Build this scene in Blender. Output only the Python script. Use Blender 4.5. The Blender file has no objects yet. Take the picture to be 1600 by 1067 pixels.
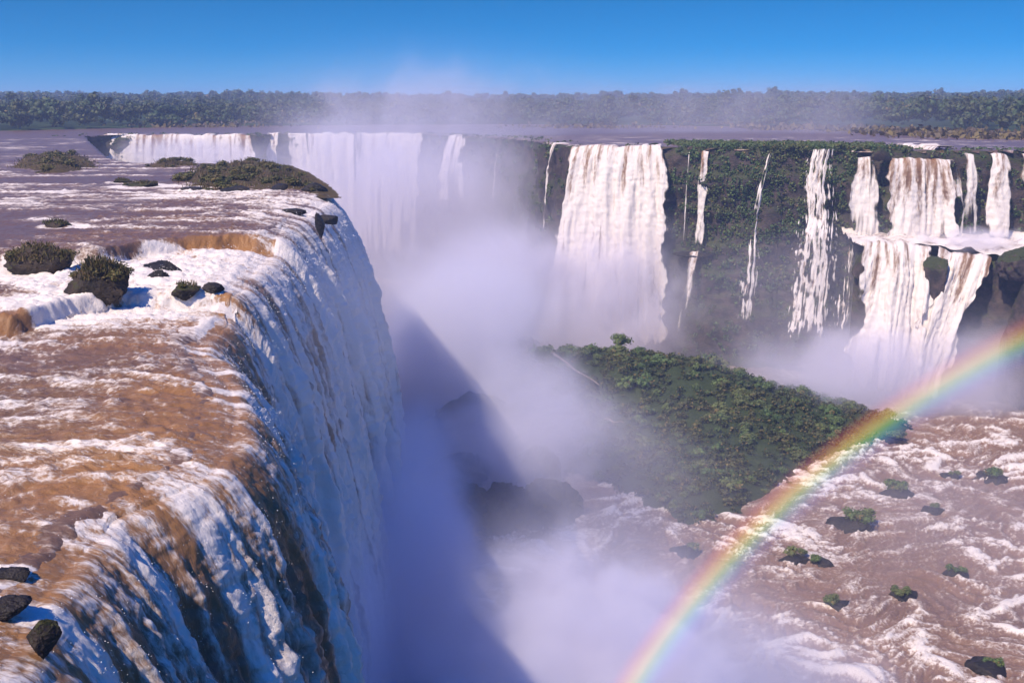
import bpy, math, random
import numpy as np
from mathutils import Vector

# ------------------------------------------------------------------ camera, world, sun, exposure
SC = bpy.context.scene
COL = SC.collection
CAM_Z, PITCH, FPX = 13.5, math.radians(13.0), 1600.0
cam_d = bpy.data.cameras.new("camera"); cam = bpy.data.objects.new("camera", cam_d); COL.objects.link(cam)
cam.location = (0, 0, CAM_Z); cam.rotation_euler = (math.pi / 2 - PITCH, 0, 0)
cam_d.sensor_width = 36.0; cam_d.lens = 36.0 * FPX / 1600.0
cam_d.clip_start = 0.5; cam_d.clip_end = 30000
SC.camera = cam

SUN_AZ, SUN_EL = math.radians(180 + 43.0), math.radians(50.0)      # azimuth clockwise from +Y (the view direction)
to_sun = Vector((math.sin(SUN_AZ) * math.cos(SUN_EL), math.cos(SUN_AZ) * math.cos(SUN_EL), math.sin(SUN_EL)))
world = bpy.data.worlds.new("World"); SC.world = world; world.use_nodes = True
wn = world.node_tree.nodes; wl = world.node_tree.links
bg = wn["Background"]; sky = wn.new("ShaderNodeTexSky"); sky.sky_type = 'NISHITA'; sky.sun_disc = False
sky.sun_elevation = SUN_EL; sky.sun_rotation = SUN_AZ
sky.altitude = 200; sky.air_density = 0.4; sky.dust_density = 0.0; sky.ozone_density = 10.0
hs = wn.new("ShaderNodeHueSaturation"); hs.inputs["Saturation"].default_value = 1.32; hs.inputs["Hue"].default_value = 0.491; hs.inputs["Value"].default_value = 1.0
wl.new(sky.outputs[0], hs.inputs["Color"]); # overhead sky boosted brighter and bluer, an added fill for the shade
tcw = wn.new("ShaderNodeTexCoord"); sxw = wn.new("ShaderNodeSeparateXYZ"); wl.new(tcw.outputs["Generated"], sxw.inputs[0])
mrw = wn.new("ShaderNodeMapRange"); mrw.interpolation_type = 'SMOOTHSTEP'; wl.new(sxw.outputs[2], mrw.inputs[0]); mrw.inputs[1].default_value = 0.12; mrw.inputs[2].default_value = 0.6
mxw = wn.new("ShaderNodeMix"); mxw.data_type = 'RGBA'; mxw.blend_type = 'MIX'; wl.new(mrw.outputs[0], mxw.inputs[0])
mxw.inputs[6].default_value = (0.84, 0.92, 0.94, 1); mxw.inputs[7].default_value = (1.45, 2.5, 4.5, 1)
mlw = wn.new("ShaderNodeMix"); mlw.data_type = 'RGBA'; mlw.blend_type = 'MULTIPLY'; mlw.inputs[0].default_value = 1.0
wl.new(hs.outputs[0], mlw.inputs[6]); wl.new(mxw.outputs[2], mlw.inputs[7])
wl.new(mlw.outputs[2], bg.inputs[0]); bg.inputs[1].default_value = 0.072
sun_d = bpy.data.lights.new("sun", 'SUN'); sun_d.energy = 4.2; sun_d.angle = math.radians(0.5); sun_d.color = (1.0, 0.85, 0.70)
sun = bpy.data.objects.new("sun", sun_d); COL.objects.link(sun)
sun.rotation_euler = to_sun.to_track_quat('Z', 'Y').to_euler(); sun.location = (-100, -60, 120)
vs = SC.view_settings; vs.view_transform = 'Standard'; vs.look = 'None'; vs.exposure = 0.55; vs.gamma = 1.0
cy = SC.cycles
cy.use_denoising = True; cy.denoiser = 'OPENIMAGEDENOISE'; cy.use_adaptive_sampling = True; cy.adaptive_threshold = 0.02
cy.max_bounces = 8; cy.diffuse_bounces = 2; cy.glossy_bounces = 2; cy.transmission_bounces = 2; cy.volume_bounces = 5
cy.transparent_max_bounces = 12; cy.volume_step_rate = 1.0; cy.volume_max_steps = 256; cy.caustics_reflective = False; cy.caustics_refractive = False
cy.sample_clamp_indirect = 4.0

# ------------------------------------------------------------------ helpers
rng = np.random.default_rng(7); random.seed(7)
_perm = np.random.default_rng(3).permutation(256)
_perm = np.concatenate([_perm, _perm, _perm])
_ang = np.random.default_rng(5).uniform(0, 2 * np.pi, 256)
_gx, _gy = np.cos(_ang).astype(np.float32), np.sin(_ang).astype(np.float32)

def n2(x, y, seed=0):
    """2-D gradient noise, about -1..1"""
    x = np.asarray(x, np.float32) + seed * 17.31; y = np.asarray(y, np.float32) + seed * 9.77
    xf, yf = np.floor(x), np.floor(y)
    xi, yi = xf.astype(np.int32) & 255, yf.astype(np.int32) & 255
    fx, fy = x - xf, y - yf
    u, v = fx * fx * fx * (fx * (fx * 6 - 15) + 10), fy * fy * fy * (fy * (fy * 6 - 15) + 10)
    def g(ox, oy):
        h = _perm[_perm[(xi + ox) & 255] + ((yi + oy) & 255)]
        return _gx[h] * (fx - ox) + _gy[h] * (fy - oy)
    a = g(0, 0); b = g(1, 0); c = g(0, 1); d = g(1, 1)
    return (a + u * (b - a) + v * (c - a + u * (a - b - c + d))) * 1.5

def fbm(x, y, o=4, seed=0, gain=0.5):
    s, a, t = 0, 1.0, 0.0
    for i in range(o):
        s = s + a * n2(x * 2.03 ** i, y * 2.03 ** i, seed + i); t += a; a *= gain
    return s / t * 1.4

def ridge(x, y, o=3, seed=0, gain=0.5):
    s, a, t = 0, 1.0, 0.0
    for i in range(o):
        r = 1 - np.abs(n2(x * 2.1 ** i, y * 2.1 ** i, seed + 3 * i)); s = s + a * r * r; t += a; a *= gain
    return s / t

def sst(a, b, x):
    t = np.clip((np.asarray(x, float) - a) / (b - a), 0, 1)
    return t * t * (3 - 2 * t)

def at(px, py, z=0.0):
    """where the sight line through a photo pixel meets the level plane z: lays out the plan"""
    a = (px - 800) / FPX; b = -(py - 533.5) / FPX
    c, s = math.cos(PITCH), math.sin(PITCH)
    d = (a, c + b * s, -s + b * c)
    k = (z - CAM_Z) / d[2]
    return (d[0] * k, d[1] * k, z)

def at_d(px, py, y):
    a = (px - 800) / FPX; b = -(py - 533.5) / FPX
    c, s = math.cos(PITCH), math.sin(PITCH)
    k = y / (c + b * s)
    return (a * k, y, CAM_Z + (-s + b * c) * k)

def tag(o, label=None, cat=None, group=None, kind=None):
    if label: o["label"] = label
    if cat: o["category"] = cat
    if group: o["group"] = group
    if kind: o["kind"] = kind
    return o

def mesh_obj(name, V, F, mat, parent=None, attrs=None, smooth=True, uv=None):
    """V (n,3), F (m,k) all of one size k"""
    me = bpy.data.meshes.new(name)
    V = np.ascontiguousarray(V, np.float32); F = np.ascontiguousarray(F, np.int32); k = F.shape[1]
    me.vertices.add(len(V)); me.vertices.foreach_set("co", V.ravel())
    me.loops.add(F.size); me.loops.foreach_set("vertex_index", F.ravel())
    me.polygons.add(len(F)); me.polygons.foreach_set("loop_start", np.arange(0, F.size, k, dtype=np.int32))
    if smooth: me.polygons.foreach_set("use_smooth", np.ones(len(F), bool))
    me.update(calc_edges=True)
    for n, a in (attrs or {}).items():
        at_ = me.attributes.new(n, 'FLOAT', 'POINT'); at_.data.foreach_set("value", np.ascontiguousarray(a, np.float32).ravel())
    if uv is not None:
        at_ = me.attributes.new("flow", 'FLOAT_VECTOR', 'POINT')
        at_.data.foreach_set("vector", np.ascontiguousarray(uv, np.float32).ravel())
    if mat: me.materials.append(mat)
    o = bpy.data.objects.new(name, me); COL.objects.link(o)
    if parent: o.parent = parent
    return o

def grid_faces(n, m, keep=None):
    i = np.arange(n * m).reshape(n, m)
    F = np.stack([i[:-1, :-1], i[1:, :-1], i[1:, 1:], i[:-1, 1:]], -1)
    if keep is not None: F = F[keep]
    return F.reshape(-1, 4)

def grid_obj(name, B, mat, attrs=None, uv=None, keep=None, parent=None):
    n, m = B.shape[:2]
    F = grid_faces(n, m, keep)
    V = B.reshape(-1, 3)
    if keep is not None:
        used, inv = np.unique(F.ravel(), return_inverse=True)
        F = inv.reshape(-1, 4); V = V[used]
        attrs = {k: a.reshape(-1)[used] for k, a in (attrs or {}).items()}
        if uv is not None: uv = uv.reshape(-1, 3)[used]
    return mesh_obj(name, V, F, mat, parent, attrs, True, uv)

def normals(B):
    a = np.gradient(B, axis=0); b = np.gradient(B, axis=1)
    n = np.cross(a, b); n /= np.linalg.norm(n, axis=2, keepdims=True) + 1e-9
    return n

def spline(pts, step):
    """Catmull-Rom through pts (k,d), resampled with spacing step(point) -> (n,d), arc length"""
    P = np.array(pts, float); P = np.vstack([2 * P[0] - P[1], P, 2 * P[-1] - P[-2]])
    out = []
    for i in range(1, len(P) - 2):
        t = np.linspace(0, 1, 200, endpoint=False)[:, None]
        a, b, c, d = P[i - 1:i + 3]
        out.append(.5 * (2 * b + (c - a) * t + (2 * a - 5 * b + 4 * c - d) * t ** 2 + (3 * b - a - 3 * c + d) * t ** 3))
    Q = np.vstack(out + [P[-2][None]])
    L = np.r_[0, np.cumsum(np.linalg.norm(np.diff(Q[:, :2], axis=0), axis=1))]
    s, S = 0.0, []
    while s < L[-1]:
        S.append(s); p = [np.interp(s, L, Q[:, k]) for k in range(2)]
        s += step(p)
    S.append(L[-1]); S = np.array(S)
    return np.stack([np.interp(S, L, Q[:, k]) for k in range(Q.shape[1])], 1), S

def inside(x, y, poly):
    r = np.zeros(np.shape(x), bool); n = len(poly)
    for i in range(n):
        x1, y1 = poly[i][:2]; x2, y2 = poly[(i + 1) % n][:2]
        if y1 == y2: continue
        c = ((y1 > y) != (y2 > y)) & (x < (x2 - x1) * (y - y1) / (y2 - y1) + x1); r ^= c
    return r

def edge_dist(x, y, poly, closed=True):
    d = np.full(np.shape(x), 1e9)
    for i in range(len(poly) if closed else len(poly) - 1):
        ax, ay = poly[i][:2]; bx, by = poly[(i + 1) % len(poly)][:2]
        L = (bx - ax) ** 2 + (by - ay) ** 2 + 1e-9
        t = np.clip(((x - ax) * (bx - ax) + (y - ay) * (by - ay)) / L, 0, 1)
        d = np.minimum(d, np.hypot(x - ax - t * (bx - ax), y - ay - t * (by - ay)))
    return d

def leaf_quads(C, Nrm, size, R, flat=.5):
    """one leaf-sized quad per point"""
    n = len(C)
    d = Nrm * flat + R.normal(size=(n, 3)) * .6; d /= np.linalg.norm(d, axis=1, keepdims=True) + 1e-9
    a = np.cross(d, R.normal(size=(n, 3))); a /= np.linalg.norm(a, axis=1, keepdims=True) + 1e-9; b = np.cross(d, a)
    sz = size * R.uniform(.6, 1.3, (n, 1)); a = a * sz; b = b * sz * R.uniform(.5, .8, (n, 1))
    V = np.stack([C - a, C - b * .9, C + a, C + b], 1).reshape(-1, 3)
    return V, np.arange(4 * n).reshape(n, 4)

# ------------------------------------------------------------------ materials
class NT:
    def __init__(s, name):
        s.m = bpy.data.materials.new(name); s.m.use_nodes = True
        s.t = s.m.node_tree; s.n = s.t.nodes; s.n.clear(); s.out = s.add("ShaderNodeOutputMaterial")
    def add(s, ty, **kw):
        n = s.n.new(ty)
        for k, v in kw.items(): setattr(n, k, v)
        return n
    def put(s, sock, v):
        if isinstance(v, bpy.types.NodeSocket): s.t.links.new(v, sock)
        elif v is not None: sock.default_value = v
    def math(s, op, a, b=None, c=None, clamp=False):
        n = s.add("ShaderNodeMath", operation=op, use_clamp=clamp)
        for i, v in enumerate((a, b, c)):
            if v is not None: s.put(n.inputs[i], v)
        return n.outputs[0]
    def ramp(s, x, a, b, lo=0.0, hi=1.0, smooth=True):
        n = s.add("ShaderNodeMapRange", interpolation_type='SMOOTHSTEP' if smooth else 'LINEAR')
        for i, v in enumerate((x, a, b, lo, hi)): s.put(n.inputs[i], v)
        return n.outputs[0]
    def mix(s, f, a, b, op='MIX'):
        n = s.add("ShaderNodeMix", data_type='RGBA', blend_type=op)
        s.put(n.inputs[0], f); s.put(n.inputs[6], a if not isinstance(a, tuple) else (*a[:3], 1)); s.put(n.inputs[7], b if not isinstance(b, tuple) else (*b[:3], 1))
        return n.outputs[2]
    def attr(s, name, vec=False):
        return s.add("ShaderNodeAttribute", attribute_name=name).outputs[1 if vec else 2]
    def scale(s, v, xyz):
        n = s.add("ShaderNodeVectorMath", operation='MULTIPLY'); s.put(n.inputs[0], v); n.inputs[1].default_value = xyz
        return n.outputs[0]
    def noise(s, v, sc, det=3.0, rough=0.55, dist=0.0, color=False, kind='FBM'):
        n = s.add("ShaderNodeTexNoise", noise_type=kind); s.put(n.inputs["Vector"], v); n.inputs["Scale"].default_value = sc
        n.inputs["Detail"].default_value = det; n.inputs["Roughness"].default_value = rough; n.inputs["Distortion"].default_value = dist
        return n.outputs[1 if color else 0]
    def bump(s, h, dist=0.1, st=0.6):
        n = s.add("ShaderNodeBump"); s.put(n.inputs["Height"], h); n.inputs["Distance"].default_value = dist; n.inputs["Strength"].default_value = st
        return n.outputs[0]
    def bsdf(s, color, rough=0.6, normal=None, spec=0.5, **kw):
        n = s.add("ShaderNodeBsdfPrincipled"); s.put(n.inputs["Base Color"], color if not isinstance(color, tuple) else (*color[:3], 1))
        s.put(n.inputs["Roughness"], rough); s.put(n.inputs["Normal"], normal); s.put(n.inputs["Specular IOR Level"], spec)
        for k, v in kw.items(): s.put(n.inputs[k], v)
        return n.outputs[0]
    def surf(s, sh): s.t.links.new(sh, s.out.inputs[0]); return s.m

BROWN = (0.150, 0.088, 0.058); ORANGE = (0.32, 0.155, 0.050); FOAM = (0.74, 0.665, 0.58); TAN = (0.42, 0.28, 0.17)

def water_mat(name, fine=1.0, alpha=False, stretch=(1.0, 0.35, 1.0), glint=0.3, brown=BROWN):
    t = NT(name)
    flow = t.attr("flow", True); foam = t.attr("foam"); tint = t.attr("tint")
    v = t.scale(flow, stretch)
    nf = t.noise(v, 4.4 * fine, 6.0, 0.70, 0.3)
    nc = t.noise(v, 0.8 * fine, 4.0, 0.6, 0.3)
    grain = t.math('SUBTRACT', 1.0, t.attr("calm"))
    nl = t.noise(v, 0.20 * fine, 4.0, 0.62, 0.4)
    f = t.math('ADD', foam, t.math('MULTIPLY', t.math('MULTIPLY', t.math('SUBTRACT', nf, 0.5), 1.5), grain))
    f = t.math('ADD', f, t.math('MULTIPLY', t.math('SUBTRACT', nc, 0.5), 0.45))
    f = t.math('ADD', f, t.math('MULTIPLY', t.math('SUBTRACT', nl, 0.5), 0.5))
    fac = t.ramp(f, 0.32, 0.78)
    fac2 = t.ramp(f, 0.15, 0.55)
    base = t.mix(tint, brown, ORANGE)
    base = t.mix(fac2, base, t.mix(0.3, base, TAN))
    col = t.mix(fac, base, FOAM)
    rough = t.ramp(fac, 0.0, 0.6, glint, 0.75)
    nrm = t.bump(t.math('ADD', nf, t.math('MULTIPLY', nc, 0.6)), 0.20 / fine, 0.6)
    sh = t.bsdf(col, rough, nrm, 0.22)
    if alpha:
        a = t.attr("veil")
        st = t.noise(t.scale(flow, (1.0, 0.06, 1.0)), 1.3 * fine, 4.0, 0.6)
        aa = t.math('ADD', a, t.math('MULTIPLY', t.math('SUBTRACT', st, 0.5), 1.5))
        aa = t.ramp(aa, 0.30, 0.62)
        tr = t.add("ShaderNodeBsdfTransparent"); mx = t.add("ShaderNodeMixShader")
        t.put(mx.inputs[0], aa); t.t.links.new(tr.outputs[0], mx.inputs[1]); t.t.links.new(sh, mx.inputs[2]); sh = mx.outputs[0]
    return t.surf(sh)

def foliage_mat(name, dark, light, dry=(0.16, 0.12, 0.04), dry_amt=0.06):
    t = NT(name)
    g = t.add("ShaderNodeNewGeometry"); oi = t.add("ShaderNodeObjectInfo")
    r = g.outputs["Random Per Island"]
    c = t.mix(r, dark, light)
    c = t.mix(t.ramp(oi.outputs["Random"], 0.0, 1.0, 0.0, 0.45), c, t.mix(0.5, c, (light[0] * 1.5, light[1] * 1.05, light[2] * 0.7)))
    c = t.mix(t.math('GREATER_THAN', r, 1.0 - dry_amt), c, dry)
    pos = g.outputs["Position"]
    c = t.mix(t.ramp(t.noise(pos, 0.09, 2.0), 0.4, 0.65, 0.0, 0.55), c, t.mix(0.6, c, dry))
    return t.surf(t.bsdf(c, 0.6, None, 0.25))

def rock_mat(name, a=(0.055, 0.042, 0.036), b=(0.15, 0.105, 0.08), moss=(0.045, 0.07, 0.02), moss_amt=0.5, wet=0.45):
    t = NT(name)
    g = t.add("ShaderNodeNewGeometry"); pos = g.outputs["Position"]
    n1 = t.noise(pos, 0.35, 6.0, 0.65); n2_ = t.noise(t.scale(pos, (1, 1, 2.2)), 1.3, 5.0, 0.6)
    c = t.mix(t.ramp(n1, 0.35, 0.68), a, b)
    sx = t.add("ShaderNodeSeparateXYZ"); t.put(sx.inputs[0], g.outputs["Normal"])
    up = t.math('ADD', sx.outputs[2], t.math('MULTIPLY', t.math('SUBTRACT', n2_, 0.5), 1.6))
    c = t.mix(t.ramp(up, 0.75 - moss_amt, 1.2 - moss_amt), c, t.mix(n1, moss, (moss[0] * 2.0, moss[1] * 1.6, moss[2])))
    return t.surf(t.bsdf(c, max(wet, .55), t.bump(n2_, 0.35, 0.9), 0.22))

def volume_mat(name, dens, sharp=(0.40, 0.62), nscale=2.2, color=(0.925, 0.905, 0.975), aniso=0.0, det=3.0, floor=0.15, seed=0.0, power=1.0):
    """mist in a unit ball: density falls off to the ball's skin, broken up by noise"""
    t = NT(name)
    tc = t.add("ShaderNodeTexCoord"); p = tc.outputs["Object"]
    ln = t.add("ShaderNodeVectorMath", operation='LENGTH'); t.put(ln.inputs[0], p)
    fall = t.ramp(ln.outputs["Value"], 1.0, 0.25)
    pos = t.add("ShaderNodeNewGeometry").outputs["Position"]
    off = t.add("ShaderNodeVectorMath", operation='ADD'); t.put(off.inputs[0], pos); off.inputs[1].default_value = (seed * 31, seed * 17, seed * 11)
    n = t.noise(off.outputs[0], 0.01 * nscale, det, 0.58, 0.5)
    k = t.math('ADD', t.math('MULTIPLY', fall, 0.40), n)
    d = t.ramp(k, sharp[0] + 0.2, sharp[1] + 0.3, 0.0, 1.0)
    d = t.math('ADD', t.math('MULTIPLY', d, 1 - floor), floor)
    d = t.math('MULTIPLY', t.math('MULTIPLY', d, fall), dens)
    v = t.add("ShaderNodeVolumePrincipled"); v.inputs["Color"].default_value = (*color, 1); v.inputs["Anisotropy"].default_value = aniso
    v.inputs["Density"].default_value = 0; t.put(v.inputs["Density"], d)
    t.t.links.new(v.outputs[0], t.out.inputs[1])
    return t.m

M_FALL = water_mat("rushing_water", 1.0, False, (1.0, 0.30, 1.0))
M_RIVER = water_mat("river_water", .8, False, (0.40, 1.0, 1.0))
M_LOWER = water_mat("lower_river_water", 0.42, False, (1.0, 1.0, 1.0), 0.3, (0.190, 0.118, 0.088))
M_VEIL = water_mat("falling_water_veil", 0.45, True, (1.0, 0.28, 1.0), 0.3)
M_BUSH = foliage_mat("bush_leaves", (0.028, 0.056, 0.018), (0.110, 0.175, 0.052))
M_UNDER = foliage_mat("undergrowth_leaves", (0.014, 0.030, 0.010), (0.055, 0.085, 0.026), dry_amt=.12)
M_FOREST = foliage_mat("forest_leaves", (0.016, 0.040, 0.016), (0.050, 0.090, 0.028), dry_amt=0.03)
M_SHRUB = foliage_mat("shrub_leaves", (0.035, 0.045, 0.014), (0.11, 0.12, 0.03), dry_amt=0.25)
M_GRASS = foliage_mat("grass_blades", (.030, .036, .012), (.10, .10, .030), (.15, .10, .045), .3)
_t = NT("water_drops"); M_DROP = _t.surf(_t.bsdf((.80, .77, .74), .5))
M_ROCK = rock_mat("wet_rock", (.010, .009, .009), (.032, .025, .021), (.022, .027, .010), -.35, .35); M_MOSSROCK = rock_mat("mossy_rock", (.014, .011, .009), (.055, .037, .025), (.028, .032, .010), 0.30, .6)
M_CLIFF = rock_mat("basalt_cliff", (0.030, 0.025, 0.024), (0.095, 0.066, 0.055), (0.028, 0.038, 0.016), .62, 0.7)
M_SOIL = rock_mat("island_soil", (0.030, 0.024, 0.016), (0.07, 0.052, 0.036), (0.022, 0.036, 0.013), 0.6, 0.8)
M_ISLET = rock_mat("islet_ground", (.030, .022, .015), (.10, .066, .040), (.050, .040, .018), .22, .8)
M_HILL = rock_mat("forest_floor", (.02, .022, .012), (.035, .04, .018), (.02, .04, .014), .3, .9)
M_WOOD = rock_mat("bleached_wood", (0.16, 0.12, 0.10), (0.36, 0.30, 0.26), (0.2, 0.16, 0.13), 0.1, 0.8)

# ------------------------------------------------------------------ the plan of the place
ZB = -70.0                                                   # floor of the gorge
def y1(x): return np.interp(x, [-90, -60, -37, -35, -32, -23, -18], [58, 64, 74, 79, 84, 85, 84])
def y2(x): return np.interp(x, [-120, -60, -40, -37, -30, -24, -18], [84, 90, 97, 104, 110, 112, 112])
def h_up(x, y):
    """bed level of the upper river: three terraces"""
    w = 0.8 * n2(np.asarray(x) / 4.0, np.asarray(y) / 4.0, 41)
    return -3.0 + 1.5 * sst(-.6, .8, y - y1(x) + w) + 1.5 * sst(-.8, 1.4, y - y2(x) + w)

LIP = [(-24, -60), (-21, -25), (-19, 0), (-17.5, 16), (-16, 27), (-17, 34), (-16.8, 40), (-14.6, 47.6), (-17.0, 60), (-23, 73), (-22.8, 82),
       (-25, 97), (-26, 107), (-27, 121), (-27.5, 133), (-28, 150), (-30, 166), (-36, 187), (-46, 218), (-60, 244), (-90, 249), (-103, 268), (-124, 315), (-146, 365), (-168, 415), (-187, 460)]
RIM = [(-189, 461, 0), at(156, 211.5), at(230, 211), at(320, 211), at(400, 211), at(412, 210), at(440, 209.5), at(520, 209), at(600, 209), at(670, 210), at(690, 212),
       (-25, 462, 0), (-12, 452, 0), (-2, 436, 0), (8, 405, 0), (14, 375, 0), (18, 355, 0), (36, 347, 0), (56, 341, 0), (66, 336, 0),
       (80, 331, 0), (93, 327, 0), (106, 321, 0), (122, 316, 0), (140, 315, 0), (165, 313, 0), (200, 300, 0), (240, 270, 0), (300, 200, 0)]
GORGE = [p[:2] for p in LIP] + [p[:2] for p in RIM] + [(300, -60)]

# ------------------------------------------------------------------ upper river
def on_up(px, py, dz=0.0):
    z = 0.0
    for _ in range(4):
        x, y, _q = at(px, py, z); z = float(h_up(np.array(x), np.array(y)))
    return (x, y, z + dz)
UPROCKS = [   # photo pixel of its foot, half sizes, how grassy, what it looks like
    ((65, 425), (2.9, 2.1, 2.0), 8, "tall grass-topped brown rock in calm water at the left edge"),
    ((155, 486), (2.6, 1.7, 2.2), 7, "large dark overhanging rock with grassy top above the nearest brown ledge"),
    ((252, 420), (1.8, 1.2, .95), 0, "smooth black boulder in white foam below the orange-brown ledge"),
    ((250, 462), (1.2, .9, .9), 0, "black rock wedged between white spouts right of the overhanging rock"),
    ((290, 478), (1.2, .9, .8), 1, "mossy black rock at the lip right of the white spouts"),
    ((338, 474), (.8, .6, .45), 0, "small flat black rock nearest the lip of the falls"),
    ((94, 354), (1.8, 1.1, .6), 2, "low dark rock alone in the calm reach behind the grassy rock"),
    ((58, 343), (.7, .6, .35), 0, "tiny dark stone left of the low dark rock in the calm reach"),
    ((455, 328), (1.5, 1.0, .6), 0, "dark flat rock at the crest just below the long islet"),
    ((513, 339), (1.3, 1.0, .6), 0, "dark rock in the white water at the very edge of the falls"),
    ((500, 366), (.6, 1.0, 1.2), 0, "narrow dark rock showing through the top of the falling water"),
    ((192, 285), (2.3, 1.5, .6), 2, "small dark rock in flat water left of the long islet"),
    ((222, 292), (3.6, 1.8, .9), 3, "two-humped dark rock close to the left end of the long islet"),
    ((8, 932), (.8, .5, .3), 0, "wet black rock shelf at the lip in the lower left corner"),
    ((14, 884), (.75, .4, .22), 0, "flat wet rock under foam at the left edge above the green-topped stone"),
    ((62, 972), (.48, .42, .6), 0, "mossy green-topped black stone at the lip in the lower left corner"),
]
ROCK_SPOTS = [(*on_up(px, py)[:2], r[0]) for (px, py), r, g, lab in UPROCKS]
def river_detail(x, y):
    """wave height and foam of the upper river"""
    D = np.hypot(x, y)
    wx = x + 3.0 * n2(x / 9.0, y / 9.0, 11); wy = y + 2.0 * n2(x / 11.0, y / 7.0, 12)
    a = ridge(wx / 16.0, wy / 4.5, 3, 21); b = ridge(wx / 3.2, wy / 1.3, 2, 31); c = fbm(wx / 30.0, wy / 8.0, 3, 51)
    t1, t2 = y - y1(x), y - y2(x)                              # metres past each step in the bed
    low = sst(1, -1, t1); mid = sst(-1, 1, t1) * sst(1, -1, t2); hi = sst(-1, 1, t2)
    act = 0.44 + 0.55 * c
    act = act + low * (.06 + .6 * sst(-16, 0, t1)) + mid * (.30 + .85 * sst(-44, -34, x) + .6 * sst(-14, -3, t2))
    act = act + hi * (0.55 * np.exp(-((y - 160 + 0.25 * (x + 60)) / 10) ** 2) + 0.45 * np.exp(-((y - 205) / 16) ** 2) * sst(-60, -120, x) + .3 * sst(-36, -27, x))
    act = act - 0.7 * np.exp(-(((x + 72) / 22) ** 2 + ((y - 112) / 11) ** 2)) - 0.5 * np.exp(-(((x + 75) / 30) ** 2 + ((y - 190) / 9) ** 2))
    act = np.clip(act, 0, 1.3)
    foam = np.clip(act * (0.30 + 0.65 * sst(0.40, 0.95, a)) + 0.35 * act * (b - 0.45) + (.08 * low + .18 * mid) * act, 0, 1)
    for rx, ry, rr in ROCK_SPOTS:                              # water breaks white round the rocks and trails foam downstream
        dx, dy = x - rx, y - ry
        foam = foam + .75 * np.exp(-((np.hypot(dx, dy) / rr - 1.15) / .35) ** 2) + .55 * np.exp(-(dy / (.7 * rr)) ** 2) * sst(.4 * rr, 1.2 * rr, dx) * sst(6 * rr, 1.5 * rr, dx)
    foam = np.clip(foam, 0, 1)
    hz = (0.75 * (a - 0.5) + 0.28 * (b - 0.4)) * (0.25 + 0.6 * act) + (0.06 + .10 * act) * fbm(wx / .9, wy / .5, 3, 61) + .09 * fbm(wx / 4.0, wy / 1.6, 2, 65)
    return hz, foam

def ledge_tint(x, y):
    """thin sunlit water sliding over the two rock steps is orange"""
    return .95 * sst(2.6, .6, np.abs(y - y2(x) + .2)) * sst(-36.5, -34, x) + .6 * sst(2, .5, np.abs(y - y1(x))) * sst(.1, -.4, n2(x / 3.1, y / 9, 7))
def upper_river():
    az = np.radians(np.linspace(-62, 44, 900)); n = 760
    D = 30 * (1500 / 30) ** np.linspace(0, 1, n)
    A, R = np.meshgrid(az, D, indexing='ij')
    x, y = R * np.sin(A), R * np.cos(A)
    hz, foam = river_detail(x, y); foam = foam - .5 * np.clip(ledge_tint(x, y), 0, 1)
    near = sst(380, 250, R)
    z = h_up(x, y) + hz * (0.35 + .65 * near)
    far = ridge(x / 40.0, y / 9.0, 2, 71)
    foam = foam * near + (1 - near) * np.clip(0.55 * sst(0.55, 0.95, far) + 0.1, 0, 1) * sst(560, 420, R)
    # tuck the sheet under the lips: it dips a little near the edge of the gorge
    ed = edge_dist(x, y, GORGE, True)
    z = z - 0.45 * sst(24, 3, ed) * (y < 230) - 0.8 * sst(1.6, 0, ed)
    ins = inside(x, y, GORGE)
    keep = ~(ins[:-1, :-1] | ins[1:, :-1] | ins[1:, 1:] | ins[:-1, 1:])
    tint = ledge_tint(x, y) + 0.10 * np.clip(fbm(x / 8, y / 5, 2, 5), 0, 1)
    B = np.stack([x, y, z], -1); uv = np.stack([x, y, np.zeros_like(x)], -1)
    o = grid_obj("upper_river", B, M_RIVER, {"foam": foam, "tint": tint}, uv, keep)
    return tag(o, "brown upper river with white rapids above the falls", "river", kind="structure")
upper_river()

# ------------------------------------------------------------------ the great fall on the left
def lip_frame(P, smooth=25):
    T = np.gradient(P[:, :2], axis=0); T /= np.linalg.norm(T, axis=1, keepdims=True)
    N = np.stack([T[:, 1], -T[:, 0]], 1)
    k = np.ones(smooth) / smooth
    N = np.stack([np.convolve(np.pad(N[:, i], smooth // 2, mode='edge'), k, 'valid')[:len(N)] for i in (0, 1)], 1)
    return N / np.linalg.norm(N, axis=1, keepdims=True)

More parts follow.
